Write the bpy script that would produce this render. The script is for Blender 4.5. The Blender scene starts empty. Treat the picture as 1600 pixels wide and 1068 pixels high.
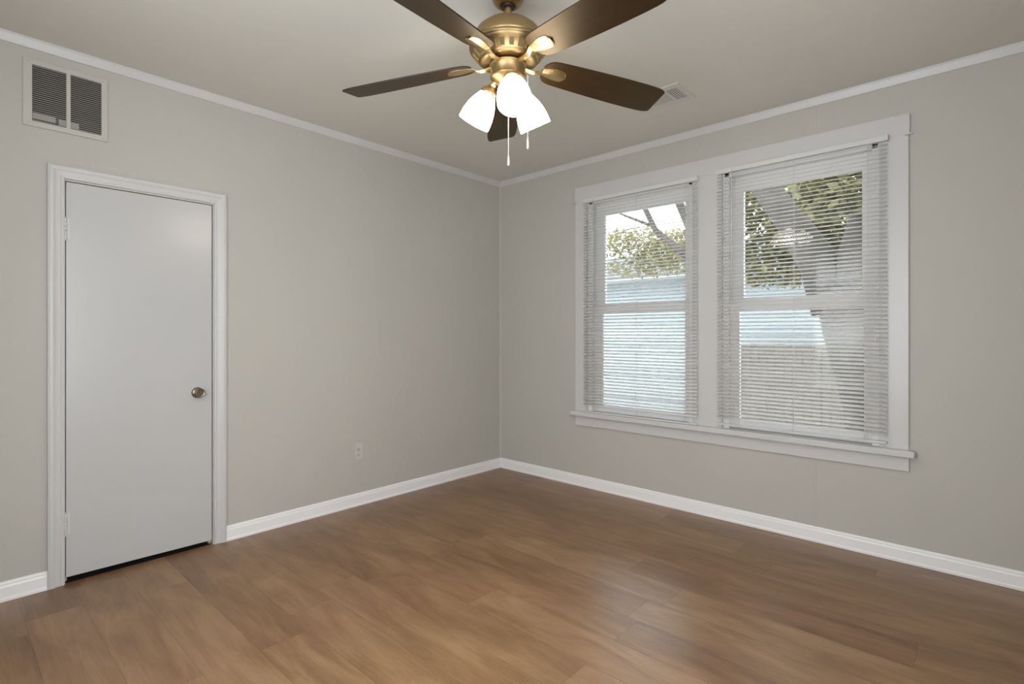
import bpy, bmesh, math, random
from mathutils import Vector, Matrix
random.seed(7)
sc = bpy.context.scene
COL = sc.collection

# ------------------------------------------------------------------ camera, world, lights, exposure
H = 2.70                                   # ceiling height; room corner at the origin
RX, RY = 4.0, -4.05                        # far sides of the room (behind the camera)
cam_d = bpy.data.cameras.new('camera')
cam = bpy.data.objects.new('camera', cam_d); COL.objects.link(cam)
cam.location = (3.467, -3.626, 1.265)
CAM_YAW = math.atan2(0.675, 0.7375)
cam.rotation_euler = (math.pi/2, 0, CAM_YAW)
cam_d.sensor_width = 36; cam_d.lens = 825*36/1600
cam_d.shift_y = -13/1600
cam_d.clip_start = 0.05; cam_d.clip_end = 200
sc.camera = cam

W = bpy.data.worlds.new('sky'); sc.world = W; W.use_nodes = True
bg = W.node_tree.nodes['Background']
bg.inputs[0].default_value = (0.86, 0.93, 1.0, 1); bg.inputs[1].default_value = 5.5

def area(name, loc, rot, sx, sy, power, col=(1, 1, 1)):
    l = bpy.data.lights.new(name, 'AREA'); l.shape = 'RECTANGLE'; l.size = sx; l.size_y = sy
    l.energy = power; l.color = col
    o = bpy.data.objects.new(name, l); COL.objects.link(o); o.location = loc; o.rotation_euler = rot
    return o
# added soft fill lights, set in two unseen openings behind the camera
area('fill_rear_opening', (RX+0.02, -3.15, 1.45), (0, math.pi/2, 0), 1.75, 0.95, 10, (1.0, 0.985, 0.97))
area('fill_near_opening', (2.5, RY-0.02, 1.45), (math.pi/2, 0, 0), 1.5, 1.75, 11, (1.0, 0.985, 0.97))

vs = sc.view_settings
sc.display_settings.display_device = 'sRGB'
vs.view_transform = 'Standard'; vs.look = 'None'; vs.exposure = 0.0; vs.gamma = 1.0
vs.use_curve_mapping = False
LAMP_STRENGTH = 12.0
BULB_STRENGTH = 200.0

# ------------------------------------------------------------------ materials
def lin(*rgb):
    f = lambda c: c/12.92 if c <= 0.04045 else ((c+0.055)/1.055)**2.4
    return tuple(f(c/255) for c in rgb)
def mat(name, col, rough=0.5, metal=0.0, noise=0.0, nscale=8.0, spec=0.5, bump=0.0, bscale=60, trans=0.0):
    m = bpy.data.materials.new(name); m.use_nodes = True
    nt = m.node_tree; b = nt.nodes['Principled BSDF']
    b.inputs['Base Color'].default_value = (*col, 1); b.inputs['Roughness'].default_value = rough
    b.inputs['Metallic'].default_value = metal; b.inputs['Specular IOR Level'].default_value = spec
    tc = nt.nodes.new('ShaderNodeTexCoord')
    if noise:
        n = nt.nodes.new('ShaderNodeTexNoise'); n.inputs['Scale'].default_value = nscale; n.inputs['Detail'].default_value = 5
        nt.links.new(tc.outputs['Object'], n.inputs['Vector'])
        r = nt.nodes.new('ShaderNodeMapRange'); r.inputs[1].default_value = 0.3; r.inputs[2].default_value = 0.7
        r.inputs[3].default_value = 1-noise; r.inputs[4].default_value = 1+noise
        nt.links.new(n.outputs[0], r.inputs[0])
        mx = nt.nodes.new('ShaderNodeMix'); mx.data_type = 'RGBA'; mx.blend_type = 'MULTIPLY'; mx.inputs[0].default_value = 1
        mx.inputs[6].default_value = (*col, 1); nt.links.new(r.outputs[0], mx.inputs[7])
        nt.links.new(mx.outputs[2], b.inputs['Base Color'])
    if bump:
        n2 = nt.nodes.new('ShaderNodeTexNoise'); n2.inputs['Scale'].default_value = bscale; n2.inputs['Detail'].default_value = 4
        nt.links.new(tc.outputs['Object'], n2.inputs['Vector'])
        bp = nt.nodes.new('ShaderNodeBump'); bp.inputs['Strength'].default_value = bump; bp.inputs['Distance'].default_value = 0.004
        nt.links.new(n2.outputs[0], bp.inputs['Height']); nt.links.new(bp.outputs[0], b.inputs['Normal'])
    if trans:
        out = nt.nodes['Material Output']
        t = nt.nodes.new('ShaderNodeBsdfTranslucent'); t.inputs[0].default_value = (*col, 1)
        ms = nt.nodes.new('ShaderNodeMixShader'); ms.inputs[0].default_value = trans
        nt.links.new(b.outputs[0], ms.inputs[1]); nt.links.new(t.outputs[0], ms.inputs[2]); nt.links.new(ms.outputs[0], out.inputs[0])
    return m

M_wall = mat('wall_paint', (0.515, 0.495, 0.45), 0.55, noise=0.015, nscale=1.5, spec=0.3, bump=0.08, bscale=90)
M_ceil = mat('ceiling_paint', (0.71, 0.695, 0.635), 0.6, noise=0.015, nscale=1.2, spec=0.25, bump=0.06, bscale=70)
M_base = mat('baseboard_white_lit', (0.90, 0.89, 0.88), 0.35)  # white lightened beyond the trim: stronger light near the floor put into the colour
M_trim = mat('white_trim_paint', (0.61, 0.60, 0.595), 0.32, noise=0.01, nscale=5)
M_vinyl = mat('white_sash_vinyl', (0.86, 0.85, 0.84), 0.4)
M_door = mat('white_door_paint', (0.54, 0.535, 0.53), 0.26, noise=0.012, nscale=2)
M_slat = mat('white_blind_slat', (0.93, 0.92, 0.91), 0.42, trans=0.25)
M_blindw = mat('white_blind_metal', (0.68, 0.67, 0.665), 0.4)
M_cord = mat('white_cord', (0.78, 0.77, 0.75), 0.8)
M_vent = mat('painted_vent_metal', (0.54, 0.52, 0.475), 0.45, spec=0.3)
M_cvent = mat('ceiling_register_paint', (0.66, 0.645, 0.60), 0.45, spec=0.3)
M_dark = mat('recess_shade', (0.035, 0.032, 0.028), 0.9)  # near-black colour stands in for shade in the vents and under the door
M_filter = mat('pale_filter', (0.42, 0.40, 0.36), 0.9)
M_plastic = mat('white_plastic', (0.57, 0.55, 0.51), 0.35)
M_slot = mat('dark_slot', (0.05, 0.045, 0.04), 0.7)
M_brass = mat('antique_brass', (0.60, 0.465, 0.255), 0.30, metal=1.0, noise=0.05, nscale=30)
M_brassdull = mat('dull_brass', (0.39, 0.278, 0.135), 0.42, metal=1.0, noise=0.05, nscale=20)
M_slotb = mat('vent_slot_shade', (0.10, 0.085, 0.035), 0.6)
M_knob = mat('aged_bronze', (0.23, 0.185, 0.14), 0.32, metal=1.0, noise=0.08, nscale=60)
M_steel = mat('dull_steel', (0.45, 0.43, 0.40), 0.4, metal=0.9)
M_chain = mat('bright_chain', (0.85, 0.83, 0.80), 0.3, metal=0.5)

def wood_blade():
    m = bpy.data.materials.new('walnut_blade'); m.use_nodes = True; nt = m.node_tree
    b = nt.nodes['Principled BSDF']; b.inputs['Roughness'].default_value = 0.40; b.inputs['Specular Tint'].default_value = (1.0, 0.70, 0.32, 1); b.inputs['Specular IOR Level'].default_value = 0.8
    tc = nt.nodes.new('ShaderNodeTexCoord'); mp = nt.nodes.new('ShaderNodeMapping'); mp.inputs['Scale'].default_value = (3, 45, 10)
    n = nt.nodes.new('ShaderNodeTexNoise'); n.inputs['Scale'].default_value = 1.5; n.inputs['Detail'].default_value = 6
    r = nt.nodes.new('ShaderNodeValToRGB')
    r.color_ramp.elements[0].position = 0.3; r.color_ramp.elements[0].color = (0.011, 0.0048, 0.0012, 1)
    r.color_ramp.elements[1].position = 0.75; r.color_ramp.elements[1].color = (0.030, 0.0145, 0.0036, 1)
    L = nt.links.new
    L(tc.outputs['Object'], mp.inputs[0]); L(mp.outputs[0], n.inputs['Vector']); L(n.outputs[0], r.inputs[0]); L(r.outputs[0], b.inputs['Base Color'])
    return m
M_blade = wood_blade()
M_edge = mat('blade_edge', (0.02, 0.011, 0.006), 0.5)

def lamp_glass():
    m = bpy.data.materials.new('lit_frosted_glass'); m.use_nodes = True
    b = m.node_tree.nodes['Principled BSDF']
    b.inputs['Base Color'].default_value = (0.9, 0.88, 0.84, 1); b.inputs['Roughness'].default_value = 0.35
    b.inputs['Emission Color'].default_value = (1.0, 0.92, 0.79, 1); b.inputs['Emission Strength'].default_value = LAMP_STRENGTH
    return m
M_shade = lamp_glass()
M_bulb = mat('lit_bulb', (0.9, 0.88, 0.84), 0.4)
M_bulb.node_tree.nodes['Principled BSDF'].inputs['Emission Color'].default_value = (1.0, 0.92, 0.79, 1)
M_bulb.node_tree.nodes['Principled BSDF'].inputs['Emission Strength'].default_value = BULB_STRENGTH

def pane_glass():
    m = bpy.data.materials.new('window_glass'); m.use_nodes = True; nt = m.node_tree
    nt.nodes.remove(nt.nodes['Principled BSDF']); out = nt.nodes['Material Output']
    t = nt.nodes.new('ShaderNodeBsdfTransparent'); t.inputs[0].default_value = (0.95, 0.97, 0.96, 1)
    g = nt.nodes.new('ShaderNodeBsdfGlossy'); g.inputs['Roughness'].default_value = 0.02
    f = nt.nodes.new('ShaderNodeFresnel'); f.inputs[0].default_value = 1.45
    ms = nt.nodes.new('ShaderNodeMixShader')
    L = nt.links.new; L(f.outputs[0], ms.inputs[0]); L(t.outputs[0], ms.inputs[1]); L(g.outputs[0], ms.inputs[2]); L(ms.outputs[0], out.inputs[0])
    return m
M_glass = pane_glass()

class NT:
    """tiny helper for math nodes"""
    def __init__(s, nt): s.nt = nt
    def m(s, op, a, b=None, c=None):
        n = s.nt.nodes.new('ShaderNodeMath'); n.operation = op
        for i, v in enumerate((a, b, c)):
            if v is None: continue
            if isinstance(v, (int, float)): n.inputs[i].default_value = v
            else: s.nt.links.new(v, n.inputs[i])
        return n.outputs[0]
def floor_mat():
    m = bpy.data.materials.new('vinyl_plank_floor'); m.use_nodes = True; nt = m.node_tree; k = NT(nt); L = nt.links.new
    b = nt.nodes['Principled BSDF']
    tc = nt.nodes.new('ShaderNodeTexCoord'); sep = nt.nodes.new('ShaderNodeSeparateXYZ'); L(tc.outputs['Object'], sep.inputs[0])
    x, y = sep.outputs[0], sep.outputs[1]
    PW, PL = 0.203, 1.22
    v = k.m('DIVIDE', k.m('ADD', y, 20.0+0.006), PW); row = k.m('FLOOR', v); fv = k.m('FRACT', v)
    wn = nt.nodes.new('ShaderNodeTexWhiteNoise'); wn.noise_dimensions = '1D'; L(row, wn.inputs['W'])
    u = k.m('ADD', k.m('DIVIDE', k.m('ADD', x, 20.0), PL), k.m('MULTIPLY', wn.outputs[0], 5.0)); colm = k.m('FLOOR', u); fu = k.m('FRACT', u)
    cmb = nt.nodes.new('ShaderNodeCombineXYZ'); L(row, cmb.inputs[0]); L(colm, cmb.inputs[1])
    wp = nt.nodes.new('ShaderNodeTexWhiteNoise'); wp.noise_dimensions = '3D'; L(cmb.outputs[0], wp.inputs['Vector'])
    # grain: noise stretched along the plank, shifted per plank
    gv = nt.nodes.new('ShaderNodeCombineXYZ')
    L(k.m('ADD', k.m('MULTIPLY', x, 1.6), k.m('MULTIPLY', wp.outputs[0], 37.0)), gv.inputs[0]); L(k.m('MULTIPLY', y, 7.0), gv.inputs[1]); L(k.m('MULTIPLY', wp.outputs[0], 11.0), gv.inputs[2])
    n1 = nt.nodes.new('ShaderNodeTexNoise'); n1.inputs['Scale'].default_value = 1.3; n1.inputs['Detail'].default_value = 7; n1.inputs['Roughness'].default_value = 0.62; n1.inputs['Distortion'].default_value = 0.8
    L(gv.outputs[0], n1.inputs['Vector'])
    gv2 = nt.nodes.new('ShaderNodeCombineXYZ'); L(k.m('MULTIPLY', x, 6.0), gv2.inputs[0]); L(k.m('MULTIPLY', y, 120.0), gv2.inputs[1]); L(k.m('MULTIPLY', wp.outputs[0], 50.0), gv2.inputs[2])
    n2 = nt.nodes.new('ShaderNodeTexNoise'); n2.inputs['Scale'].default_value = 1.0; n2.inputs['Detail'].default_value = 4
    L(gv2.outputs[0], n2.inputs['Vector'])
    val = k.m('ADD', k.m('MULTIPLY', k.m('SUBTRACT', n1.outputs[0], 0.5), 1.35), k.m('MULTIPLY', k.m('SUBTRACT', wp.outputs[0], 0.5), 0.23))
    val = k.m('ADD', val, k.m('MULTIPLY', k.m('SUBTRACT', n2.outputs[0], 0.5), 0.35))
    val = k.m('ADD', val, 0.5)
    r = nt.nodes.new('ShaderNodeValToRGB'); e = r.color_ramp.elements
    e[0].position = 0.12; e[0].color = (*lin(102, 67, 38), 1); e[1].position = 0.9; e[1].color = (*lin(160, 126, 91), 1)
    q = e.new(0.5); q.color = (*lin(134, 99, 66), 1)
    L(val, r.inputs[0])
    ev = k.m('MINIMUM', fv, k.m('SUBTRACT', 1.0, fv)); eu = k.m('MINIMUM', fu, k.m('SUBTRACT', 1.0, fu))
    seam = k.m('MINIMUM', k.m('MULTIPLY', ev, PW), k.m('MULTIPLY', eu, PL))
    sm = nt.nodes.new('ShaderNodeMapRange'); sm.inputs[1].default_value = 0.0; sm.inputs[2].default_value = 0.0028; sm.inputs[3].default_value = 0.70; sm.inputs[4].default_value = 1.0
    L(seam, sm.inputs[0])
    mx = nt.nodes.new('ShaderNodeMix'); mx.data_type = 'RGBA'; mx.blend_type = 'MULTIPLY'; mx.inputs[0].default_value = 1
    L(r.outputs[0], mx.inputs[6]); L(sm.outputs[0], mx.inputs[7]); L(mx.outputs[2], b.inputs['Base Color'])
    rr = k.m('ADD', 0.28, k.m('MULTIPLY', n1.outputs[0], 0.14)); L(rr, b.inputs['Roughness'])
    b.inputs['Specular IOR Level'].default_value = 0.7
    bp = nt.nodes.new('ShaderNodeBump'); bp.inputs['Strength'].default_value = 0.12; bp.inputs['Distance'].default_value = 0.002
    L(k.m('ADD', n2.outputs[0], k.m('MULTIPLY', sm.outputs[0], 2.0)), bp.inputs['Height']); L(bp.outputs[0], b.inputs['Normal'])
    return m
M_floor = floor_mat()

# outdoors
M_ground = mat('driveway_and_dry_grass', (0.32, 0.31, 0.29), 0.9, noise=0.25, nscale=0.8)
M_siding = mat('pale_blue_siding', (0.34, 0.385, 0.405), 0.6, noise=0.04, nscale=1)
M_fascia = mat('white_fascia', (0.5, 0.515, 0.52), 0.5)
M_roof = mat('grey_shingles', (0.15, 0.165, 0.172), 0.9, noise=0.2, nscale=6)
M_hwin = mat('house_window_glass', (0.10, 0.12, 0.14), 0.1)
M_fence = mat('weathered_tan_boards', (0.155, 0.135, 0.112), 0.9, noise=0.15, nscale=5)
M_bark = mat('grey_brown_bark', (0.075, 0.062, 0.053), 0.95, noise=0.3, nscale=4, bump=0.8, bscale=14)
def leaf_mat(name, c1, c2):
    m = bpy.data.materials.new(name); m.use_nodes = True; nt = m.node_tree; L = nt.links.new
    b = nt.nodes['Principled BSDF']; b.inputs['Roughness'].default_value = 0.7
    g = nt.nodes.new('ShaderNodeNewGeometry'); r = nt.nodes.new('ShaderNodeValToRGB')
    r.color_ramp.elements[0].color = (*c1, 1); r.color_ramp.elements[1].color = (*c2, 1)
    L(g.outputs['Random Per Island'], r.inputs[0]); L(r.outputs[0], b.inputs['Base Color'])
    t = nt.nodes.new('ShaderNodeBsdfTranslucent'); L(r.outputs[0], t.inputs[0])
    ms = nt.nodes.new('ShaderNodeMixShader'); ms.inputs[0].default_value = 0.4
    L(b.outputs[0], ms.inputs[1]); L(t.outputs[0], ms.inputs[2]); L(ms.outputs[0], nt.nodes['Material Output'].inputs[0])
    return m
M_leaf1 = leaf_mat('autumn_leaves', (0.10, 0.10, 0.03), (0.30, 0.265, 0.12))
M_leaf2 = leaf_mat('yellow_leaves', (0.20, 0.19, 0.07), (0.42, 0.36, 0.16))
M_leaf3 = leaf_mat('grey_green_leaves', (0.08, 0.09, 0.055), (0.21, 0.21, 0.15))

# ------------------------------------------------------------------ mesh helpers
def bm_box(bm, lo, hi, bev=0.0, seg=2):
    t = bmesh.new()
    bmesh.ops.create_cube(t, size=1)
    c = [(a+b)/2 for a, b in zip(lo, hi)]; s = [abs(b-a) for a, b in zip(lo, hi)]
    for v in t.verts: v.co = Vector((v.co.x*s[0]+c[0], v.co.y*s[1]+c[1], v.co.z*s[2]+c[2]))
    if bev: bmesh.ops.bevel(t, geom=t.edges[:], offset=min(bev, min(s)*0.45), segments=seg, affect='EDGES', profile=0.5)
    merge(bm, t)
def merge(bm, t, M=None):
    mp = {}
    for v in t.verts: mp[v] = bm.verts.new(M @ v.co if M else v.co)
    for f in t.faces:
        try: nf = bm.faces.new([mp[v] for v in f.verts]); nf.smooth = f.smooth
        except ValueError: pass
    t.free()
def bm_lathe(bm, prof, n=48, M=None, cap0=False, cap1=False):
    """prof: list of (r, z) revolved about z"""
    rings = []
    for r, z in prof:
        ring = []
        if r < 1e-6:
            p = Vector((0, 0, z)); v = bm.verts.new(M @ p if M else p); ring = [v]*n
        else:
            for i in range(n):
                a = 2*math.pi*i/n; p = Vector((r*math.cos(a), r*math.sin(a), z)); ring.append(bm.verts.new(M @ p if M else p))
        rings.append(ring)
    for a, b in zip(rings, rings[1:]):
        for i in range(n):
            j = (i+1) % n
            vs_ = []
            for v in (a[i], a[j], b[j], b[i]):
                if v not in vs_: vs_.append(v)
            if len(vs_) > 2:
                f = bm.faces.new(vs_); f.smooth = True
    if cap0 and prof[0][0] > 1e-6: bm.faces.new(rings[0][::-1])
    if cap1 and prof[-1][0] > 1e-6: bm.faces.new(rings[-1])
def bm_tube(bm, pts, rad, n=10, caps=True):
    pts = [Vector(p) for p in pts]
    if not hasattr(rad, '__len__'): rad = [rad]*len(pts)
    up = None; rings = []
    for i, p in enumerate(pts):
        d = (pts[min(i+1, len(pts)-1)] - pts[max(i-1, 0)]).normalized()
        if up is None:
            up = d.orthogonal().normalized()
        else:
            up = (up - d*up.dot(d)).normalized()
        s = d.cross(up)
        rings.append([bm.verts.new(p + (up*math.cos(2*math.pi*k/n) + s*math.sin(2*math.pi*k/n))*rad[i]) for k in range(n)])
    for a, b in zip(rings, rings[1:]):
        for k in range(n):
            f = bm.faces.new((a[k], a[(k+1) % n], b[(k+1) % n], b[k])); f.smooth = True
    if caps:
        bm.faces.new(rings[0][::-1]); bm.faces.new(rings[-1])
def bm_loft(bm, rings, smooth=False, caps=True):
    R = [[bm.verts.new(p) for p in r] for r in rings]; n = len(R[0])
    for a, b in zip(R, R[1:]):
        for k in range(n):
            f = bm.faces.new((a[k], a[(k+1) % n], b[(k+1) % n], b[k])); f.smooth = smooth
    if caps:
        bm.faces.new(R[0][::-1]); bm.faces.new(R[-1])
def obj(name, bm, m, parent=None, autosmooth=None):
    bmesh.ops.recalc_face_normals(bm, faces=bm.faces[:])
    me = bpy.data.meshes.new(name); bm.to_mesh(me); bm.free()
    me.materials.append(m)
    o = bpy.data.objects.new(name, me); COL.objects.link(o)
    if parent: o.parent = parent
    return o
def empty(name, loc=(0, 0, 0), rz=0):
    o = bpy.data.objects.new(name, None); COL.objects.link(o); o.location = loc; o.rotation_euler = (0, 0, rz); o.empty_display_size = 0.1
    return o
def tag(o, label, cat, group=None):
    o['label'] = label; o['category'] = cat
    if group: o['group'] = group
    return o
def struct(o, label=None):
    o['kind'] = 'structure'
    if label: o['label'] = label
    return o
def boxes(name, lst, m, parent=None, bev=0.0):
    bm = bmesh.new()
    for lo, hi in lst: bm_box(bm, lo, hi, bev)
    return obj(name, bm, m, parent)

# ------------------------------------------------------------------ room shell
DY0, DY1, DZ = -3.186, -2.495, 2.042        # door opening in the left wall (y range, height)
WX = [(0.995, 1.892), (2.097, 2.985)]       # window openings in the right wall
WZ0, WZ1 = 0.60, 2.365
T = 0.12
struct(boxes('floor', [((-0.012, RY-T, -0.12), (RX+T, 0.16, 0.0))], M_floor))
struct(boxes('floor_closet', [((-1.0, RY-T, -0.12), (-0.012, 0.16, -0.022))], M_dark))  # sunk and near-black, so the gap under the door has its shade built in
struct(boxes('ceiling', [((-T, RY-T, H), (RX+T, 0.16, H+0.12))], M_ceil))
struct(boxes('wall_left', [((-T, DY1, -0.02), (0, 0.16, H)), ((-T, RY-T, -0.02), (0, DY0, H)), ((-T, DY0, DZ), (0, DY1, H))], M_wall))
TW = 0.16
struct(boxes('wall_right', [((0, 0, 0), (WX[0][0], TW, H)), ((WX[0][1], 0, 0), (WX[1][0], TW, H)), ((WX[1][1], 0, 0), (RX+T, TW, H)),
                            ((WX[0][0], 0, 0), (WX[0][1], TW, WZ0)), ((WX[1][0], 0, 0), (WX[1][1], TW, WZ0)),
                            ((WX[0][0], 0, WZ1), (WX[0][1], TW, H)), ((WX[1][0], 0, WZ1), (WX[1][1], TW, H))], M_wall))
# walls behind the camera, each with an opening added to hold a fill light
struct(boxes('wall_rear', [((RX, RY, 0), (RX+T, -3.65, H)), ((RX, -2.65, 0), (RX+T, 0, H)), ((RX, -3.65, 0), (RX+T, -2.65, 0.55)), ((RX, -3.65, 2.35), (RX+T, -2.65, H))], M_wall))
struct(boxes('wall_near', [((0, RY-T, 0), (1.7, RY, H)), ((3.3, RY-T, 0), (RX+T, RY, H)), ((1.7, RY-T, 0), (3.3, RY, 0.55)), ((1.7, RY-T, 2.35), (3.3, RY, H))], M_wall))
# dark closet behind the door
struct(boxes('wall_closet', [((-1.0, DY0-0.3, 0), (-0.95, DY1+0.3, 2.3)), ((-0.95, DY0-0.3, 0), (-T, DY0-0.25, 2.3)), ((-0.95, DY1+0.25, 0), (-T, DY1+0.3, 2.3)), ((-0.95, DY0-0.25, 2.25), (-T, DY1+0.25, 2.3))], M_wall))

def run_profile(name, prof, segs, m):
    """prof: (out, up) polygon; segs: list of (axis, start, end) along the left wall ('L', y) or right wall ('R', x)"""
    bm = bmesh.new()
    for ax, a, b in segs:
        if ax == 'L': bm_loft(bm, [[(u, s, z) for u, z in prof] for s in (a, b)])
        else: bm_loft(bm, [[(s, -u, z) for u, z in prof] for s in (a, b)])
    return struct(obj(name, bm, m))
BB = [(0, 0), (0.017, 0), (0.017, 0.012), (0.013, 0.018), (0.013, 0.066), (0.010, 0.074), (0.010, 0.082), (0.005, 0.090), (0, 0.091)]
run_profile('baseboard_left', BB, [('L', -2.428, 0.0), ('L', RY, -3.252)], M_base)
run_profile('baseboard_right', BB, [('R', 0.0, RX)], M_base)
CR = [(0, H), (0, H-0.047), (0.006, H-0.047), (0.010, H-0.038), (0.020, H-0.012), (0.022, H)]
run_profile('trim_1', CR, [('L', RY, 0.0)], M_trim)
run_profile('trim_2', CR, [('R', 0.0, RX)], M_trim)
bm = bmesh.new()                           # quarter-round bead in the corner
q = [(0, 0)] + [(0.011*math.cos(t), -0.011*math.sin(t)) for t in [i*math.pi/2/5 for i in range(6)]]
bm_loft(bm, [[(x, y, z) for x, y in q] for z in (0.09, H-0.046)]); struct(obj('trim_3', bm, M_wall))
# batten over the panel seam of the right wall, above and below the windows
struct(boxes('trim_4', [((2.648, -0.0025, 2.48), (2.664, 0.001, H-0.046)), ((2.648, -0.0025, 0.088), (2.664, 0.001, 0.505))], M_wall, bev=0.0012))

# ------------------------------------------------------------------ door
door = struct(empty('door_1', (0, DY0, 0)))
def dobj(name, bm, m, parent=None):
    bmesh.ops.translate(bm, verts=bm.verts[:], vec=(0, -DY0, 0)); return obj(name, bm, m, parent or door)
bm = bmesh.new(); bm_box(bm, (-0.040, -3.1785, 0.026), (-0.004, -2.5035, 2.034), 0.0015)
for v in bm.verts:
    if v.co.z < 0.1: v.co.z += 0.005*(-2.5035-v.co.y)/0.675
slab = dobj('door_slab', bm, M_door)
bm = bmesh.new()
for lo, hi in [((-T, DY0-0.001, 0), (-0.001, DY0+0.0035, DZ)), ((-T, DY1-0.0035, 0), (-0.001, DY1+0.001, DZ)), ((-T, DY0, DZ-0.004), (-0.001, DY1, DZ+0.001)),
               ((-0.055, DY0, 0), (-0.042, DY0+0.016, DZ)), ((-0.055, DY1-0.016, 0), (-0.042, DY1, DZ)), ((-0.055, DY0, DZ-0.016), (-0.042, DY1, DZ))]:
    bm_box(bm, lo, hi)
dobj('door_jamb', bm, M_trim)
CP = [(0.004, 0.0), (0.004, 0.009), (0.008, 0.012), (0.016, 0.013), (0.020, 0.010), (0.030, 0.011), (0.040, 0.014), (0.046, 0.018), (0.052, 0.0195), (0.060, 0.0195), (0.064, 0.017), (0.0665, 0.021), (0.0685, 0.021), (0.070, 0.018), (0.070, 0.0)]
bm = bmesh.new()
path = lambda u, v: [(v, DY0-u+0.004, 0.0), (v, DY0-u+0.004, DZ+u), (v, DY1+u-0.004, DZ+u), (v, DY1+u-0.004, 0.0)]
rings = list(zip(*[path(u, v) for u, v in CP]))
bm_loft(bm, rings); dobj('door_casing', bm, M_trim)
def hinge(z0, z1):
    bm = bmesh.new(); n = 5; hz = (z1-z0)/n
    for i in range(n):
        Mx = Matrix.Translation((0.006, DY0+0.0035, z0+i*hz))
        bm_lathe(bm, [(0, 0.0005), (0.0058, 0.0005), (0.0065, 0.0015), (0.0065, hz-0.0015), (0.0058, hz-0.0005), (0, hz-0.0005)], 14, Mx)
    for zz, s in ((z0, -1), (z1, 1)):
        bm_lathe(bm, [(0, 0), (0.005, 0), (0.006, s*0.003), (0.003, s*0.007), (0, s*0.008)], 12, Matrix.Translation((0.006, DY0+0.0035, zz)))
    bm_box(bm, (-0.004, DY0+0.004, z0), (-0.0015, DY0+0.022, z1), 0.0006)
    bm_box(bm, (-0.002, DY0-0.001, z0), (0.004, DY0+0.004, z1), 0.0006)
    dobj('hinge', bm, M_trim)
hinge(1.742, 1.850); hinge(0.248, 0.358)
KY, KZ = -2.582, 0.918
def along_x(y, z, x=0.0): return Matrix.Translation((x, y, z)) @ Matrix.Rotation(math.pi/2, 4, 'Y')
bm = bmesh.new()
bm_lathe(bm, [(0.010, 0.004), (0.0105, 0.020), (0.013, 0.027), (0.021, 0.032), (0.0262, 0.039), (0.0275, 0.046), (0.0262, 0.054), (0.0235, 0.058), (0.0215, 0.0575), (0.0185, 0.056), (0.010, 0.0565), (0, 0.057)], 40, along_x(KY, KZ, -0.004))
knob = dobj('door_knob', bm, M_knob)
bm = bmesh.new()
bm_lathe(bm, [(0.031, 0), (0.0315, 0.003), (0.029, 0.006), (0.020, 0.009), (0.013, 0.012), (0.0105, 0.014)], 40, along_x(KY, KZ, -0.0042))
rs = dobj('rosette', bm, M_knob, knob)
bm = bmesh.new(); bm_box(bm, (-0.006, DY1-0.0058, KZ-0.028), (0.0005, DY1-0.003, KZ+0.030), 0.0006); bm_box(bm, (-0.005, DY1-0.0062, KZ-0.01), (-0.001, DY1-0.0052, KZ+0.01))
dobj('strike_plate', bm, M_steel)['label'] = 'grey metal strike plate'

# ------------------------------------------------------------------ windows
CX0, CX1 = 0.880, 3.117
FY = -0.020
trim = struct(empty('trim_5', (0, 0, 0)))
def part(name, lst, m, parent, bev=0.002): return boxes(name, lst, m, parent, bev)
part('head_casing', [((CX0-0.003, FY-0.001, 2.362), (CX1+0.004, 0.0, 2.476))], M_trim, trim)
part('side_casing', [((CX0, FY, 0.623), (0.997, 0.0, 2.363))], M_trim, trim)
part('side_casing', [((2.983, FY, 0.623), (CX1, 0.0, 2.363))], M_trim, trim)
part('mullion_casing', [((1.890, FY, 0.623), (2.099, 0.0, 2.363))], M_trim, trim)
part('window_stool', [((0.850, -0.062, 0.588), (3.146, 0.055, 0.626))], M_trim, trim, 0.006)
part('apron', [((CX0+0.002, -0.019, 0.506), (CX1+0.002, 0.0, 0.590))], M_trim, trim, 0.003)
for wi, (x0, x1) in enumerate(WX):
    win = struct(empty('window_%d' % (wi+1), (x0, 0, WZ0)))
    def wp(name, lst, m, par=None, bev=0.0015):
        par = par or win
        bmm = bmesh.new()
        for lo, hi in lst: bm_box(bmm, lo, hi, bev)
        bmesh.ops.translate(bmm, verts=bmm.verts[:], vec=(-x0, 0, -WZ0))
        return obj(name, bmm, m, par)
    fw = 0.040
    wp('window_frame', [((x0, 0.0, 0.6), (x0+0.012, 0.158, WZ1)), ((x1-0.012, 0.0, 0.6), (x1, 0.158, WZ1)), ((x0, 0.0, WZ1-0.012), (x1, 0.158, WZ1)), ((x0, 0.055, 0.6), (x1, 0.158, 0.628)),
                        ((x0, 0.005, 0.62), (x0+fw, 0.030, WZ1)), ((x1-fw, 0.005, 0.62), (x1, 0.030, WZ1)), ((x0, 0.005, WZ1-fw), (x1, 0.030, WZ1))], M_vinyl)
    def sash(name, ya, yb, z0, z1, gl, gr, gb, gt):
        s = wp(name, [((x0+0.013, ya, z0), (gl, yb, z1)), ((gr, ya, z0), (x1-0.013, yb, z1)), ((gl-0.002, ya, z0), (gr+0.002, yb, gb)), ((gl-0.002, ya, gt), (gr+0.002, yb, z1))], M_vinyl, bev=0.003)
        ym = (ya+yb)/2
        wp('glass_pane', [((gl-0.004, ym-0.002, gb-0.004), (gr+0.004, ym+0.002, gt+0.004))], M_glass, s, bev=0)
    cxm = (x0+x1)/2
    if wi == 0: gl, gr, ul, ur = 1.114, 1.812, 1.108, 1.797
    else: gl, gr, ul, ur = 2.194, 2.902, 2.208, 2.886
    sash('lower_sash', 0.034, 0.068, 0.629, 1.490, gl, gr, 0.69, 1.424)
    sash('upper_sash', 0.074, 0.108, 1.452, WZ1-0.014, ul, ur, 1.508, 2.232)

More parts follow.
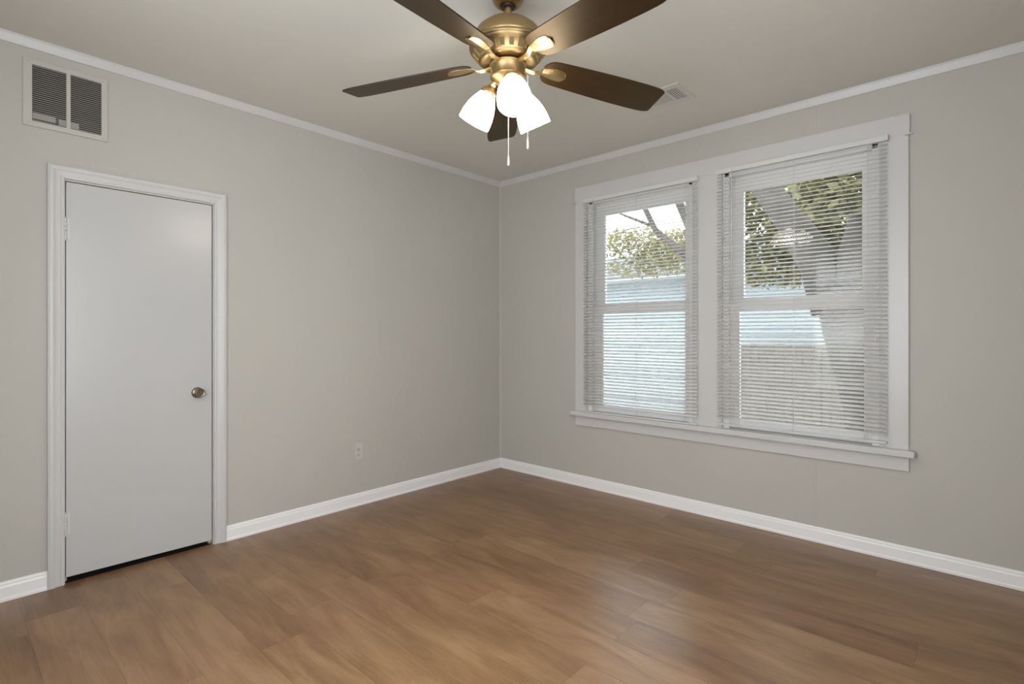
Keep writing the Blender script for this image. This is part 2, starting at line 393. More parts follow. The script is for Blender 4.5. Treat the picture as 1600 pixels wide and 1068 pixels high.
# ------------------------------------------------------------------ blinds
def make_blind(x0, x1, ztop, zbot, seed, label):
    rnd = random.Random(seed)
    yc = -0.046
    root = empty('mini_blind', ((x0+x1)/2, yc, ztop)); w = (x1-x0)/2
    tag(root, label, 'blind', 'white mini blinds over the windows')
    bm = bmesh.new()
    bm_box(bm, (-w, -0.013, -0.030), (w, 0.013, 0.0), 0.002)
    hr = obj('headrail', bm, M_blindw, root)
    for s in (-1, 1):
        bm = bmesh.new(); bm_box(bm, (s*w-0.012*(s > 0)-0.002*(s < 0), -0.017, -0.029), (s*w+0.012*(s < 0)+0.002*(s > 0), 0.0265, 0.002), 0.001)
        obj('mounting_bracket', bm, M_blindw, hr)
    pitch = 0.0245; n = int((ztop-0.046-zbot-0.022)/pitch)
    bm = bmesh.new(); zb = zbot-ztop
    tilt0 = math.radians(25)
    SW, CRN = 0.0255, 0.0022
    for i in range(n):
        zc = -0.050 - i*pitch
        if zc < zb+0.022: break
        th = tilt0 + rnd.gauss(0, math.radians(1.0)); jx = rnd.uniform(-0.0012, 0.0012); zj = rnd.gauss(0, 0.0004)
        prof = []
        K = 6
        for j in range(K+1):
            u = -SW/2 + SW*j/K; h = CRN*(1-(2*u/SW)**2)
            prof.append((u, h))
        loop = [(u, h+0.0003) for u, h in prof] + [(u, h-0.0003) for u, h in prof[::-1]]
        ring = []
        for u, h in loop:      # u>0 points outdoors and up
            ring.append((u*math.cos(th)-h*math.sin(th), u*math.sin(th)+h*math.cos(th)))
        sag = rnd.uniform(-0.0012, 0.0012)
        rings = [[(xx, yy, zc+zj+zz+sg) for yy, zz in ring] for xx, sg in ((-w+0.004+jx, 0), (-w*0.5, sag), (w*0.1, -sag*0.5), (w*0.55, sag), (w-0.004+jx, 0))]
        bm_loft(bm, rings, smooth=True)
    sl = obj('slats', bm, M_slat, root); last = zc
    bm = bmesh.new(); bm_box(bm, (-w+0.003, -0.012, zb), (w-0.003, 0.012, zb+0.011), 0.003); obj('bottom_rail', bm, M_blindw, root)
    bm = bmesh.new()
    for xx in (-w+0.115, 0.0, w-0.095):
        for yy in (-0.0142, 0.0142): bm_tube(bm, [(xx, yy, -0.028), (xx, yy, zb+0.005)], 0.0007, 5)
        for xo in (0.004,): bm_tube(bm, [(xx+xo, 0, -0.028), (xx+xo, 0, zb+0.005)], 0.0006, 5)
    obj('ladder_cords', bm, M_cord, root)
    bm = bmesh.new()
    wx = -w+0.105
    bm_tube(bm, [(wx, -0.0175, -0.012), (wx, -0.024, -0.018), (wx, -0.0255, -0.03)], 0.0016, 8)
    bm_tube(bm, [(wx, -0.0255, -0.028), (wx, -0.0265, -0.30), (wx, -0.0265, -0.86)], [0.0034, 0.0042, 0.0042], 6)
    bm_tube(bm, [(wx, -0.0265, -0.86), (wx, -0.0265, -0.90)], [0.0042, 0.0052], 8)
    obj('tilt_wand', bm, M_blindw, root)
    bm = bmesh.new(); wx = w-0.055
    bm_tube(bm, [(wx, -0.0175, -0.024), (wx+0.001, -0.0215, -0.05), (wx+0.002, -0.0215, -0.55), (wx, -0.0215, -1.12)], 0.0009, 6)
    bm_lathe(bm, [(0, 0.016), (0.002, 0.014), (0.0045, -0.012), (0.004, -0.018), (0, -0.019)], 12, Matrix.Translation((wx, -0.0215, -1.13)))
    obj('lift_cord', bm, M_cord, root)
    return root
make_blind(0.984, 1.942, 2.358, 0.628, 3, 'white mini blind over the window nearer the room corner')
make_blind(2.074, 3.026, 2.370, 0.652, 5, 'white mini blind over the window farther from the room corner')

# small hooks left at the ends of the window head casing
def hook(x, z, s, label):
    root = empty('curtain_hook', (x, 0, z)); tag(root, label, 'hook', 'painted curtain hooks on the window casing')
    bm = bmesh.new(); bm_tube(bm, [(-s*0.012, -0.021, 0), (-s*0.012, -0.030, 0), (s*0.004, -0.034, 0.001), (s*0.018, -0.032, 0.003)], [0.004, 0.004, 0.0045, 0.0055], 10); obj('hook_arm', bm, M_trim, root)
    bm = bmesh.new(); bm_lathe(bm, [(0, 0.019), (0.007, 0.019), (0.008, 0.021), (0.006, 0.024), (0, 0.025)], 16, Matrix.Translation((-s*0.012, 0, 0)) @ Matrix.Rotation(math.pi/2, 4, 'X')); obj('hook_plate', bm, M_trim, root)
hook(CX1+0.002, 2.358, 1, 'small white curtain hook on the window casing edge farther from the room corner')
hook(CX0-0.001, 2.345, -1, 'tiny white painted curtain hook on the casing edge nearer the room corner')

# ------------------------------------------------------------------ wall return-air grille
def wall_vent():
    y0, y1, z0, z1 = -3.341, -3.010, 2.276, 2.603
    g = [(-3.307, -3.179), (-3.162, -3.037)]; gz0, gz1 = 2.303, 2.577
    root = tag(empty('return_air_grille', (0, y0, z0)), 'square painted air return grille on the wall above the door', 'vent')
    def vp(name, lst, m, par=root, bev=0.0): 
        bmm = bmesh.new()
        for lo, hi in lst: bm_box(bmm, lo, hi, bev)
        bmesh.ops.translate(bmm, verts=bmm.verts[:], vec=(0, -y0, -z0)); return obj(name, bmm, m, par)
    X = 0.010
    vp('frame', [((0, y0, z0), (X, g[0][0], z1)), ((0, g[1][1], z0), (X, y1, z1)), ((0, g[0][0]-0.001, z0), (X, g[1][1]+0.001, gz0)), ((0, g[0][0]-0.001, gz1), (X, g[1][1]+0.001, z1)), ((0, g[0][1], gz0-0.001), (X, g[1][0], gz1+0.001))], M_vent, bev=0.0015)
    vp('duct_shade', [((0.0004, g[0][0], gz0), (0.0012, g[1][1], gz1))], M_dark)  # thin dark sheet on the wall, standing in for the shaded duct
    # pale filter edge showing low behind the louvres
    vp('filter', [((0.0012, g[0][0]+0.002, gz0+0.012), (0.0020, g[0][0]+0.088, gz0+0.042)), ((0.0012, g[0][0]+0.10, gz0+0.008), (0.0020, g[1][0]+0.034, gz0+0.036))], M_filter)
    for a, b in g:
        bmm = bmesh.new(); n = 27; p = (gz1-gz0)/n
        for i in range(n):
            zc = gz0+p*(i+0.5)
            pr = [(0.0022, zc-0.0002+0.0018), (0.0026, zc+0.0026), (0.0092, zc-0.0016), (0.0088, zc-0.0026)]
            bm_loft(bmm, [[(x, yy-y0, z-z0) for x, z in pr] for yy in (a-0.0005, b+0.0005)])
        obj('louvres', bmm, M_vent, root)
    for yy, zz in ((y0+0.02, z0+0.014), (y1-0.02, z0+0.014), (y0+0.02, z1-0.014), (y1-0.02, z1-0.014)):
        bmm = bmesh.new(); bm_lathe(bmm, [(0.004, 0), (0.004, 0.001), (0.0025, 0.002), (0, 0.0022)], 12, along_x(yy-y0, zz-z0, X-0.0003)); obj('screw', bmm, M_vent, root)
wall_vent()

# ------------------------------------------------------------------ ceiling register
def ceiling_vent():
    x0, x1, y0, y1 = 1.762, 2.132, -0.768, -0.512
    root = tag(empty('ceiling_register', ((x0+x1)/2, (y0+y1)/2, H)), 'white slotted air register on the ceiling behind a fan blade tip', 'vent')
    cx, cy = (x0+x1)/2, (y0+y1)/2
    def vp(name, lst, m, bev=0.0):
        bmm = bmesh.new()
        for lo, hi in lst: bm_box(bmm, lo, hi, bev)
        bmesh.ops.translate(bmm, verts=bmm.verts[:], vec=(-cx, -cy, -H)); return obj(name, bmm, m, root)
    gx = [(1.800, 1.866), (1.884, 2.012), (2.030, 2.096)]; gy0, gy1 = -0.718, -0.560
    Z = H-0.008
    vp('frame', [((x0, y0, Z), (gx[0][0], y1, H)), ((gx[2][1], y0, Z), (x1, y1, H)), ((gx[0][0]-0.001, y0, Z), (gx[2][1]+0.001, gy0, H)), ((gx[0][0]-0.001, gy1, Z), (gx[2][1]+0.001, y1, H)),
                 ((gx[0][1], gy0-0.001, Z), (gx[1][0], gy1+0.001, H)), ((gx[1][1], gy0-0.001, Z), (gx[2][0], gy1+0.001, H))], M_cvent, 0.003)
    vp('duct_shade', [((gx[0][0], gy0, H-0.0015), (gx[2][1], gy1, H-0.0005))], M_dark)  # dark sheet under the ceiling, in place of a duct in shade
    for k, (a, b) in enumerate(gx):
        bmm = bmesh.new()
        if k == 1:
            n = 13; p = (gy1-gy0)/n
            for i in range(n):
                c = gy0+p*(i+0.5)-cy
                pr = [(c-0.0030, -0.0072), (c-0.0030, -0.0078), (c+0.0026, -0.0090), (c+0.0026, -0.0084)]
                bm_loft(bmm, [[(xx-cx, y, z) for y, z in pr] for xx in (a-0.0005, b+0.0005)])
        else:
            n = 5; p = (b-a)/n; s = -1 if k == 2 else 1
            for i in range(n):
                c = a+p*(i+0.5)-cx
                pr = [(c+s*0.0030, -0.0078), (c+s*0.0030, -0.0086), (c-s*0.0030, -0.0066), (c-s*0.0030, -0.0058)]
                bm_loft(bmm, [[(x, yy-cy, z) for x, z in pr] for yy in (gy0-0.0005, gy1+0.0005)])
        obj('louvres', bmm, M_cvent, root)
ceiling_vent()

# ------------------------------------------------------------------ outlet
def outlet():
    yc, zc = -1.519, 0.397
    root = tag(empty('wall_outlet', (0, yc, zc)), 'pale duplex power outlet low on the wall between door and corner', 'outlet')
    bm = bmesh.new(); bm_box(bm, (0, -0.036, -0.061), (0.0055, 0.036, 0.061), 0.003, 3); obj('cover_plate', bm, M_plastic, root)
    for s in (-1, 1):
        bm = bmesh.new(); t = bmesh.new()
        bm_lathe(t, [(0.0172, 0.005), (0.0172, 0.0072), (0.0165, 0.0078), (0, 0.0078)], 28, Matrix.Rotation(math.pi/2, 4, 'Y'))
        for v in t.verts: v.co.z = max(-0.0135, min(0.0135, v.co.z))
        merge(bm, t, Matrix.Translation((0, 0, s*0.0195)))
        rc = obj('receptacle', bm, M_plastic, root)
        bm = bmesh.new()
        for yy, hh in ((-0.0062, 0.0045), (0.0062, 0.0037)): bm_box(bm, (0.0074, yy-0.0012, s*0.0195+0.003-hh), (0.0081, yy+0.0012, s*0.0195+0.003+hh))
        bm_lathe(bm, [(0.0026, 0.0074), (0.0026, 0.0081), (0, 0.0081)], 12, Matrix.Translation((0, 0, s*0.0195-0.0075)) @ Matrix.Rotation(math.pi/2, 4, 'Y'))
        obj('slots', bm, M_slot, rc)
    bm = bmesh.new(); bm_lathe(bm, [(0.0035, 0.005), (0.0035, 0.0062), (0.002, 0.0068), (0, 0.007)], 14, Matrix.Rotation(math.pi/2, 4, 'Y')); obj('screw', bm, M_steel, root)
outlet()

# ------------------------------------------------------------------ ceiling fan
FX, FYY = 1.948, -1.9915
FWD = math.atan2(0.7375, -0.675)           # heading of the view in plan, the reference for the blade angles
fan = tag(empty('ceiling_fan', (FX, FYY, H)), 'brass ceiling fan with five dark wooden blades and three lit glass shades', 'ceiling fan')
Zl = lambda z: z-H                         # world height to fan-local
bm = bmesh.new()
bm_lathe(bm, [(0.072, 0.0), (0.072, -0.010), (0.068, -0.018), (0.066, -0.028), (0.056, -0.043), (0.042, -0.052), (0.033, -0.055), (0.031, -0.053), (0.028, -0.045), (0.0, -0.040)], 56)
cn = obj('canopy', bm, M_brassdull, fan)
bm = bmesh.new(); bm_lathe(bm, [(0, -0.040), (0.018, -0.0405), (0.026, -0.046), (0.0285, -0.054), (0.024, -0.060), (0.0145, -0.063)], 32); obj('hanger_ball', bm, M_edge, cn)
bm = bmesh.new(); bm_lathe(bm, [(0.0145, -0.05), (0.0145, -0.118)], 24); obj('downrod', bm, M_brassdull, fan)
bm = bmesh.new()
prof = [(0.0145, 2.590), (0.026, 2.588), (0.030, 2.582), (0.062, 2.577), (0.103, 2.559), (0.133, 2.534), (0.151, 2.504), (0.1575, 2.484), (0.1585, 2.476),
        (0.1565, 2.4745), (0.1565, 2.4715), (0.162, 2.470), (0.1635, 2.464), (0.162, 2.458), (0.157, 2.456), (0.157, 2.453), (0.1535, 2.449), (0.1505, 2.445), (0.122, 2.414), (0.119, 2.413), (0.119, 2.409), (0.114, 2.404), (0.100, 2.402), (0.070, 2.402)]
bm_lathe(bm, [(r, Zl(z)) for r, z in prof], 72)
motor = obj('motor_housing', bm, M_brassdull, fan)
# vent slots around the cone under the rim, each framed by raised ribs
slots, ribs = bmesh.new(), bmesh.new()
A, B = Vector((0.1475, 0, Zl(2.4418))), Vector((0.1245, 0, Zl(2.4166)))
nrm = Vector((0.0284, 0, -0.0310)).normalized()     # outward-down normal of the cone
NS = 22
def quad_prism(bmq, pts, off):
    a = [bmq.verts.new(p) for p in pts]; b = [bmq.verts.new(p+o) for p, o in zip(pts, off)]
    bmq.faces.new(b)
    for i in range(4): bmq.faces.new((a[i], a[(i+1) % 4], b[(i+1) % 4], b[i]))
for i in range(NS):
    a = 2*math.pi*(i+0.5)/NS; Rz = Matrix.Rotation(a, 3, 'Z')
    def strip(bmq, t0, t1, s0a, s1a, s0b, s1b, h):
        P0, P1 = A.lerp(B, t0), A.lerp(B, t1)
        pts = [P0+Vector((0, s0a, 0)), P0+Vector((0, s1a, 0)), P1+Vector((0, s1b, 0)), P1+Vector((0, s0b, 0))]
        pts = [Rz @ (p - nrm*0.001) for p in pts]; quad_prism(bmq, pts, [Rz @ (nrm*(h+0.001))]*4)
    strip(slots, 0.06, 0.94, -0.0105, 0.0105, -0.0085, 0.0085, 0.0004)
    strip(ribs, 0.02, 0.98, -0.0125, -0.0095, -0.0105, -0.0078, 0.0022); strip(ribs, 0.02, 0.98, 0.0095, 0.0125, 0.0078, 0.0105, 0.0022)
    strip(ribs, 0.0, 0.10, -0.0125, 0.0125, -0.0123, 0.0123, 0.0022); strip(ribs, 0.90, 1.0, -0.0107, 0.0107, -0.0105, 0.0105, 0.0022)
obj('vent_slots', slots, M_slotb, motor); obj('vent_ribs', ribs, M_brass, motor)
bm = bmesh.new(); bm_lathe(bm, [(r, Zl(z)) for r, z in [(0.066, 2.4025), (0.066, 2.394), (0.060, 2.393), (0.058, 2.390)]], 48); obj('flywheel', bm, M_brassdull, fan)
bm = bmesh.new()
bm_lathe(bm, [(r, Zl(z)) for r, z in [(0.040, 2.3985), (0.074, 2.3985), (0.0785, 2.396), (0.079, 2.392), (0.0765, 2.3895), (0.0735, 2.388), (0.0720, 2.352), (0.0725, 2.349), (0.0745, 2.347), (0.0745, 2.343), (0.072, 2.340), (0.064, 2.334), (0.050, 2.325), (0.036, 2.319), (0.030, 2.310), (0.026, 2.296), (0.016, 2.288), (0.010, 2.284), (0.008, 2.274), (0.0, 2.271)]], 56)
sw = obj('switch_housing', bm, M_brassdull, fan)

# blades
PITCH = -0.2302; DROOP = 0.067; ZB0 = Zl(2.417)
def bl_pt(r, s, pf=1.0, dz=0.0):
    a = PITCH*pf
    return Vector((r + 0.0, s*math.cos(a) - dz*math.sin(a), ZB0 - DROOP*r + s*math.sin(a) + dz*math.cos(a)))
out = [(0.158, 0.0, 0.0)]
side = [(0.160, 0.024), (0.166, 0.042), (0.178, 0.056), (0.196, 0.0645), (0.22, 0.069), (0.30, 0.0735), (0.42, 0.079), (0.55, 0.0825), (0.64, 0.083), (0.69, 0.0820), (0.715, 0.0800), (0.735, 0.0755), (0.747, 0.0700), (0.7505, 0.0650)]
def blade_mesh():
    bm = bmesh.new()
    up, dn = [], []
    cols = [(r, w) for r, w in side]
    K = 6; th = 0.0055
    def row(r, w, dz): return [bm.verts.new(bl_pt(r, -w + 2*w*k/K, 1.0, dz)) for k in range(K+1)]
    T_, B_ = [row(r, w, 0.0) for r, w in cols], [row(r, w, -th) for r, w in cols]
    for i in range(len(cols)-1):
        for k in range(K):
            bm.faces.new((T_[i][k], T_[i][k+1], T_[i+1][k+1], T_[i+1][k])); bm.faces.new((B_[i][k], B_[i+1][k], B_[i+1][k+1], B_[i][k+1]))
        e1 = bm.faces.new((T_[i][0], T_[i+1][0], B_[i+1][0], B_[i][0])); e2 = bm.faces.new((T_[i][K], B_[i][K], B_[i+1][K], T_[i+1][K]))
        e1.material_index = e2.material_index = 1
    for k in range(K):
        e1 = bm.faces.new((T_[0][k], B_[0][k], B_[0][k+1], T_[0][k+1])); e2 = bm.faces.new((T_[-1][k], T_[-1][k+1], B_[-1][k+1], B_[-1][k]))
        e1.material_index = e2.material_index = 1
    return bm
def iron_mesh():
    bm = bmesh.new()
    # r, half width, height offset under the blade underside (None: arm in free air at that height), ridge
    st = [(0.060, 0.0150, 2.3930, 0.0), (0.080, 0.0150, 2.3900, 0.1), (0.100, 0.0140, 2.3870, 0.3), (0.120, 0.0140, 2.3860, 0.6), (0.140, 0.0155, 2.3890, 0.9), (0.158, 0.0190, None, 1), (0.175, 0.0230, None, 1), (0.195, 0.0290, None, 1), (0.215, 0.0325, None, 1), (0.232, 0.0335, None, 1), (0.250, 0.0320, None, 1), (0.262, 0.0240, None, 1), (0.268, 0.011, None, 1)]
    rings = []
    for r, w, z, pf in st:
        top, bot = [], []
        for t in (-1, -0.55, -0.12, 0, 0.12, 0.55, 1):
            s = t*w
            rd = 0.0060*(1-abs(t)**1.2)+0.0022
            if z is None:
                top.append(bl_pt(r, s, 1, -0.0056)); bot.append(bl_pt(r, s, 1, -0.0056-rd))
            else:
                a = PITCH*pf; zc = Zl(z)
                top.append(Vector((r, s*math.cos(a), zc+0.003+s*math.sin(a)))); bot.append(Vector((r, s*math.cos(a), zc+0.003-rd*1.2+s*math.sin(a))))
        rings.append(top+bot[::-1])
    bm_loft(bm, rings, smooth=False)
    return bm
blade0 = obj('blade', blade_mesh(), M_blade, fan); blade0.data.materials.append(M_edge)
# recalc keeps material indices
iron0 = obj('blade_bracket', iron_mesh(), M_brass, blade0)
scr = []
for r, s in ((0.20, -0.016), (0.20, 0.016), (0.238, 0.0)):
    bm = bmesh.new(); p = bl_pt(r, s, 1, -0.0112 if s == 0 else -0.0092)
    bm_lathe(bm, [(0, -0.002), (0.003, -0.0015), (0.0042, 0.0), (0.0042, 0.002)], 12, Matrix.Translation(p)); scr.append(obj('bracket_screw', bm, M_brass, blade0))
for k in range(5):
    ang = FWD + 0.0569 + k*2*math.pi/5
    if k == 0: b = blade0
    else:
        b = blade0.copy(); COL.objects.link(b); b.parent = fan
        for c0 in [iron0]+scr:
            c = c0.copy(); COL.objects.link(c); c.parent = b
    b.rotation_euler = (0, 0, ang)

# light arms with glass shades
def shade_parts(az):
    ang = FWD + math.radians(az)
    ax = Vector((math.sin(math.radians(30)), 0, -math.cos(math.radians(30))))   # local shade axis, outward and down
    neck = Vector((0.079, 0, Zl(2.312)))
    Rz = Matrix.Rotation(ang, 4, 'Z')
    arm = empty_part = None
    bm = bmesh.new()
    pts = [(0.022, 0, Zl(2.333)), (0.042, 0, Zl(2.334)), (0.058, 0, Zl(2.333)), (0.069, 0, Zl(2.326)), tuple(neck)]
    bm_tube(bm, pts, [0.014, 0.0135, 0.0135, 0.014, 0.015], 16)
    a = obj('light_arm', bm, M_brass, fan); a.rotation_euler = (0, 0, ang)
    MS = Matrix.Translation(neck) @ ax.to_track_quat('Z', 'Y').to_matrix().to_4x4()
    bm = bmesh.new()
    bm_lathe(bm, [(0, -0.010), (0.014, -0.010), (0.018, -0.004), (0.028, 0.004), (0.0345, 0.012), (0.0360, 0.020), (0.0360, 0.0275), (0.033, 0.0275), (0.030, 0.020), (0, 0.016)], 32, MS)
    obj('shade_holder', bm, M_brass, a)
    bm = bmesh.new()
    bm_lathe(bm, [(0.0325, 0.020), (0.0345, 0.027), (0.044, 0.045), (0.054, 0.066), (0.0625, 0.092), (0.0675, 0.118), (0.0695, 0.142), (0.0700, 0.158), (0.0690, 0.1595), (0.0675, 0.158), (0.0665, 0.142), (0.0645, 0.118), (0.0595, 0.092), (0.051, 0.066), (0.041, 0.045), (0.0315, 0.027), (0.0295, 0.022)], 48, MS)
    s = obj('glass_shade', bm, M_shade, a); s['label'] = 'lit white glass shade'
    bm = bmesh.new()
    bm_lathe(bm, [(0, 0.022), (0.013, 0.022), (0.014, 0.045), (0.020, 0.060), (0.027, 0.076), (0.029, 0.090), (0.026, 0.104), (0.017, 0.115), (0, 0.119)], 24, MS)
    obj('bulb', bm, M_bulb, s)
for az in (70, 190, 310): shade_parts(az)

# pull chains
def chain(x, y, ztop, zb, fob):
    bm = bmesh.new(); p = 0.0052; n = int((ztop-zb-fob)/p); prof = [(0, Zl(ztop))]
    for i in range(n):
        z = Zl(ztop)-p*i
        prof += [(0.0007, z-0.0004), (0.0017, z-0.0016), (0.0019, z-0.0026), (0.0017, z-0.0036), (0.0007, z-0.0048)]
    bm_lathe(bm, prof, 8, Matrix.Translation((x, y, 0)))
    c = obj('pull_chain', bm, M_chain, fan)
    bm = bmesh.new(); z0 = Zl(zb)
    bm_lathe(bm, [(0, z0+fob+0.004), (0.0016, z0+fob+0.003), (0.0022, z0+fob-0.004), (0.0036, z0+fob*0.78), (0.0048, z0+fob*0.45), (0.0050, z0+0.004), (0.0046, z0), (0, z0-0.0005)], 16, Matrix.Translation((x, y, 0)))
    obj('pull_fob', bm, M_trim, c)
rt = Vector((math.cos(FWD-math.pi/2), math.sin(FWD-math.pi/2)))    # to the right as seen facing the corner
fw = Vector((math.cos(FWD), math.sin(FWD)))
c1 = rt*0.002 - fw*0.012; chain(c1.x, c1.y, 2.285, 1.970, 0.042)
c2 = rt*0.0835 - fw*0.006; chain(c2.x, c2.y, 2.346, 2.042, 0.050)
bm = bmesh.new(); bm_tube(bm, [(rt*0.068-fw*0.006).to_3d()+Vector((0, 0, Zl(2.353))), c2.to_3d()+Vector((0, 0, Zl(2.352))), c2.to_3d()+Vector((0, 0, Zl(2.343)))], [0.004, 0.003, 0.0022], 8); obj('chain_outlet', bm, M_brass, sw)

# ------------------------------------------------------------------ outdoors
GZ = -0.55
struct(boxes('ground', [((-30, 0.16, GZ-0.2), (20, 40, GZ))], M_ground))
def house():
    x0, x1, y0, y1 = -9.0, 2.6, 7.9, 14.0
    root = tag(empty('neighbor_house', (x0, y0, GZ)), 'pale blue sided house seen outside through the window blinds', 'house')
    def hp(name, lst, m, par=root, bev=0.0):
        bmm = bmesh.new()
        for lo, hi in lst: bm_box(bmm, lo, hi, bev)
        bmesh.ops.translate(bmm, verts=bmm.verts[:], vec=(-x0, -y0, -GZ)); return obj(name, bmm, m, par)
    bmm = bmesh.new(); bm_box(bmm, (0, 0.03, 0), (x1-x0, y1-y0, 2.98))
    z = 0.25
    while z < 2.95:                       # lap siding courses
        pr = [(0.03, z), (0.008, z), (0.026, z+0.14), (0.03, z+0.14)]
        bm_loft(bmm, [[(xx, y, zz) for y, zz in pr] for xx in (0, x1-x0)]); z += 0.14
    obj('siding', bmm, M_siding, root)
    hp('fascia', [((x0-0.4, 7.42, 2.50), (x1+0.4, 7.46, 2.62)), ((x0-0.4, 7.46, 2.50), (x1+0.4, 7.93, 2.53))], M_fascia)
    bmm = bmesh.new()
    pr = [(-0.50, 3.17), (-0.50, 3.12), (0.0, 3.12), ((y1-y0)/2, 4.15), ((y1-y0)/2, 4.22)]
    bm_loft(bmm, [[(xx, y, zz) for y, zz in pr] for xx in (-0.45, x1-x0+0.45)]); obj('roof', bmm, M_roof, root)
    for wx in (-6.2,):
        f = hp('window', [((wx, 7.84, 0.55), (wx+0.9, 7.93, 0.62)), ((wx, 7.84, 1.95), (wx+0.9, 7.93, 2.03)), ((wx, 7.84, 0.55), (wx+0.07, 7.93, 2.03)), ((wx+0.83, 7.84, 0.55), (wx+0.9, 7.93, 2.03)), ((wx+0.06, 7.85, 1.26), (wx+0.84, 7.93, 1.31))], M_fascia)
        hp('pane', [((wx+0.06, 7.87, 0.60), (wx+0.84, 7.90, 1.97))], M_hwin, f)
house()
def fence():
    x0, x1, y = -0.75, 5.2, 6.6
    root = tag(empty('board_fence', (x0, y, GZ)), 'low weathered tan board fence in front of the blue house, behind the thick forked trunk', 'fence')
    n = int((x1-x0)/0.145); bm = bmesh.new()
    for i in range(n):
        bm_box(bm, (i*0.145, -0.012, 0.05), (i*0.145+0.138, 0.010, 1.62+0.012*math.sin(i*2.3)), 0.004, 1)
    obj('boards', bm, M_fence, root)
    for z in (0.35, 1.30):
        bm = bmesh.new(); bm_box(bm, (0, 0.010, z), (x1-x0, 0.05, z+0.09)); obj('rail', bm, M_fence, root)
    for k in range(4):
        bm = bmesh.new(); px = 0.05+k*(x1-x0-0.15)/3; bm_box(bm, (px, 0.05, -0.1), (px+0.09, 0.14, 1.55), 0.004, 1); obj('post', bm, M_fence, root)
fence()
def leaves(bm, c, rad, n, size, rnd):
    for _ in range(n):
        while True:
            p = Vector((rnd.uniform(-1, 1), rnd.uniform(-1, 1), rnd.uniform(-1, 1)))
            if p.length <= 1: break
        p = Vector(c) + Vector((p.x*rad[0], p.y*rad[1], p.z*rad[2]))
        s = size*rnd.uniform(0.6, 1.3)
        Q = Matrix.Rotation(rnd.uniform(0, 6.28), 3, 'Z') @ Matrix.Rotation(rnd.uniform(-1.3, 1.3), 3, 'X') @ Matrix.Rotation(rnd.uniform(0, 6.28), 3, 'Z')
        q4 = [p + Q @ Vector(v) for v in ((-s, 0, 0), (0, -s*0.45, s*0.12), (s, 0, 0), (0, s*0.45, s*0.12))]
        bm.faces.new([bm.verts.new(v) for v in q4])
def tree(name, label, base, trunk, limbs, clumps, lm, seed, lsize=0.075):
    rnd = random.Random(seed)
    root = tag(empty(name, base), label, 'tree'); B = Vector(base)
    bm = bmesh.new(); bm_tube(bm, [Vector(p)-B for p, r in trunk], [r for p, r in trunk], 16); obj('trunk', bm, M_bark, root)
    for lb in limbs:
        bm = bmesh.new(); bm_tube(bm, [Vector(p)-B for p, r in lb], [r for p, r in lb], 12); obj('limb', bm, M_bark, root)
    bm = bmesh.new()
    for c, rad, n in clumps: leaves(bm, Vector(c)-B, rad, n, lsize, rnd)
    obj('leaves', bm, lm, root)
tree('oak_tree', 'thick forked grey trunk with yellow-green leaves outside the window farther from the corner', (2.72, 3.1, GZ),
     [((2.75, 3.1, GZ-0.1), 0.50), ((2.70, 3.1, -0.2), 0.40), ((2.58, 3.05, 0.6), 0.36), ((2.42, 3.0, 1.3), 0.36), ((2.32, 3.0, 1.75), 0.34)],
     [[((2.20, 3.0, 1.55), 0.26), ((2.02, 3.0, 2.05), 0.20), ((1.74, 3.0, 2.55), 0.16), ((1.42, 3.05, 3.05), 0.145), ((0.9, 3.3, 3.9), 0.12), ((0.5, 3.5, 4.6), 0.08)],
      [((2.40, 3.0, 1.55), 0.30), ((2.46, 3.0, 2.05), 0.27), ((2.60, 2.95, 2.6), 0.24), ((2.95, 2.9, 3.2), 0.19), ((3.6, 2.8, 4.0), 0.12)],
      [((2.50, 2.95, 2.4), 0.12), ((2.15, 3.2, 2.95), 0.06), ((1.9, 3.5, 3.5), 0.04)]],
     [((1.75, 3.9, 2.75), (0.55, 0.4, 0.5), 1100), ((2.35, 2.4, 2.75), (0.45, 0.35, 0.38), 800), ((1.2, 4.4, 2.45), (0.8, 0.5, 0.55), 1500), ((2.2, 4.0, 2.2), (0.5, 0.4, 0.3), 600), ((1.0, 4.2, 3.15), (0.7, 0.5, 0.3), 700), ((2.1, 3.6, 3.25), (0.6, 0.4, 0.25), 500)],
     M_leaf1, 11)
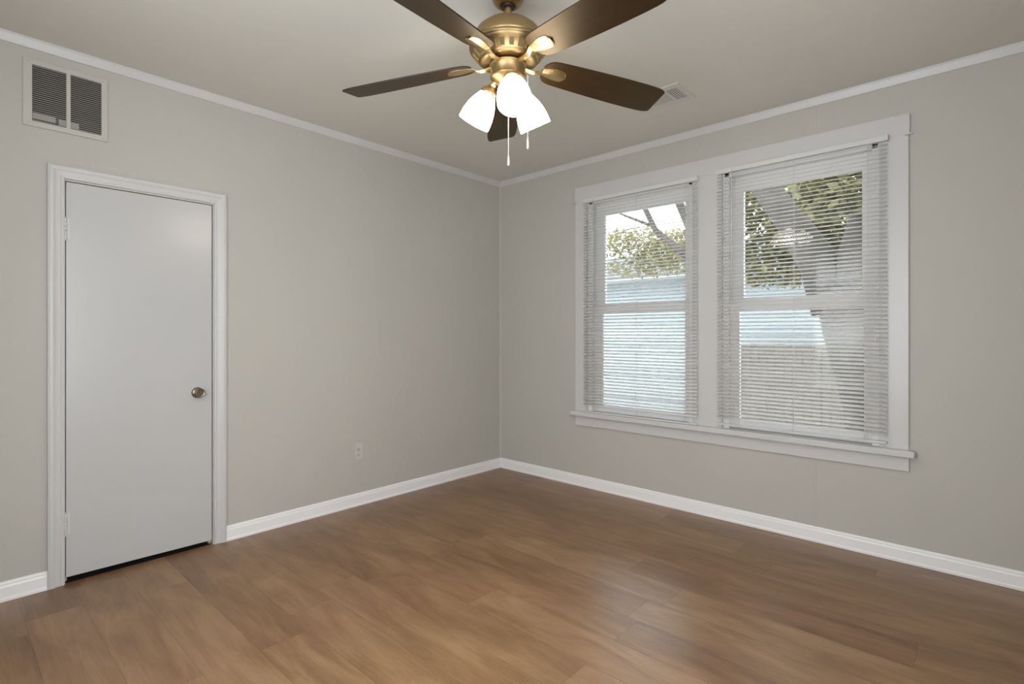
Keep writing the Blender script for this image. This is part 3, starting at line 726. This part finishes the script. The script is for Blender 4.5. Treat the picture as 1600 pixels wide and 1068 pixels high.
tree('shade_tree', 'slimmer bare-limbed tree outside the window nearer the room corner', (0.1, 5.0, GZ),
     [((0.1, 5.0, GZ-0.1), 0.17), ((0.05, 5.0, 0.8), 0.14), ((-0.05, 5.0, 2.0), 0.12), ((-0.15, 5.0, 2.6), 0.11)],
     [[((-0.12, 5.0, 2.5), 0.085), ((-0.43, 5.0, 3.27), 0.075), ((-0.62, 5.0, 3.7), 0.065), ((-1.0, 5.1, 4.6), 0.05)],
      [((-0.10, 5.0, 2.35), 0.07), ((-0.6, 5.0, 2.75), 0.058), ((-0.98, 5.0, 3.10), 0.052), ((-1.2, 5.0, 3.55), 0.046), ((-1.5, 5.0, 4.3), 0.03)],
      [((-0.98, 5.0, 3.15), 0.03), ((-1.6, 5.1, 3.45), 0.022), ((-2.2, 5.2, 3.75), 0.012)]],
     [((-1.8, 5.6, 3.05), (0.8, 0.4, 0.30), 700), ((-0.9, 5.5, 2.85), (0.9, 0.4, 0.30), 800), ((-1.4, 5.8, 2.6), (1.3, 0.4, 0.25), 900)],
     M_leaf2, 12, 0.06)
for i, (cx_, w_, h_, lab) in enumerate([(-11.5, 3.2, 2.1, 'farthest grey-green leafy tree rising over the blue house roof'), (-4.4, 3.0, 2.3, 'grey-green leafy tree behind the blue house, seen beside the slimmer tree'), (2.4, 3.0, 2.4, 'grey-green leafy tree behind the blue house, seen behind the thick forked trunk')]):
    tree('background_tree', lab, (cx_, 16.5, GZ), [((cx_, 16.5, GZ-0.1), 0.3), ((cx_+0.1, 16.5, 2.0), 0.24), ((cx_, 16.4, 4.0), 0.18)], [[((cx_+0.05, 16.45, 2.8), 0.14), ((cx_-1.0, 16.2, 4.2), 0.08)], [((cx_+0.05, 16.45, 3.0), 0.14), ((cx_+1.1, 16.6, 4.4), 0.08)]],
         [((cx_, 16.5, 3.6), (w_, 1.5, h_*0.6), 2600), ((cx_-0.8, 16.0, 4.3), (w_*0.6, 1.2, h_*0.4), 900)], M_leaf3, 20+i, 0.16)
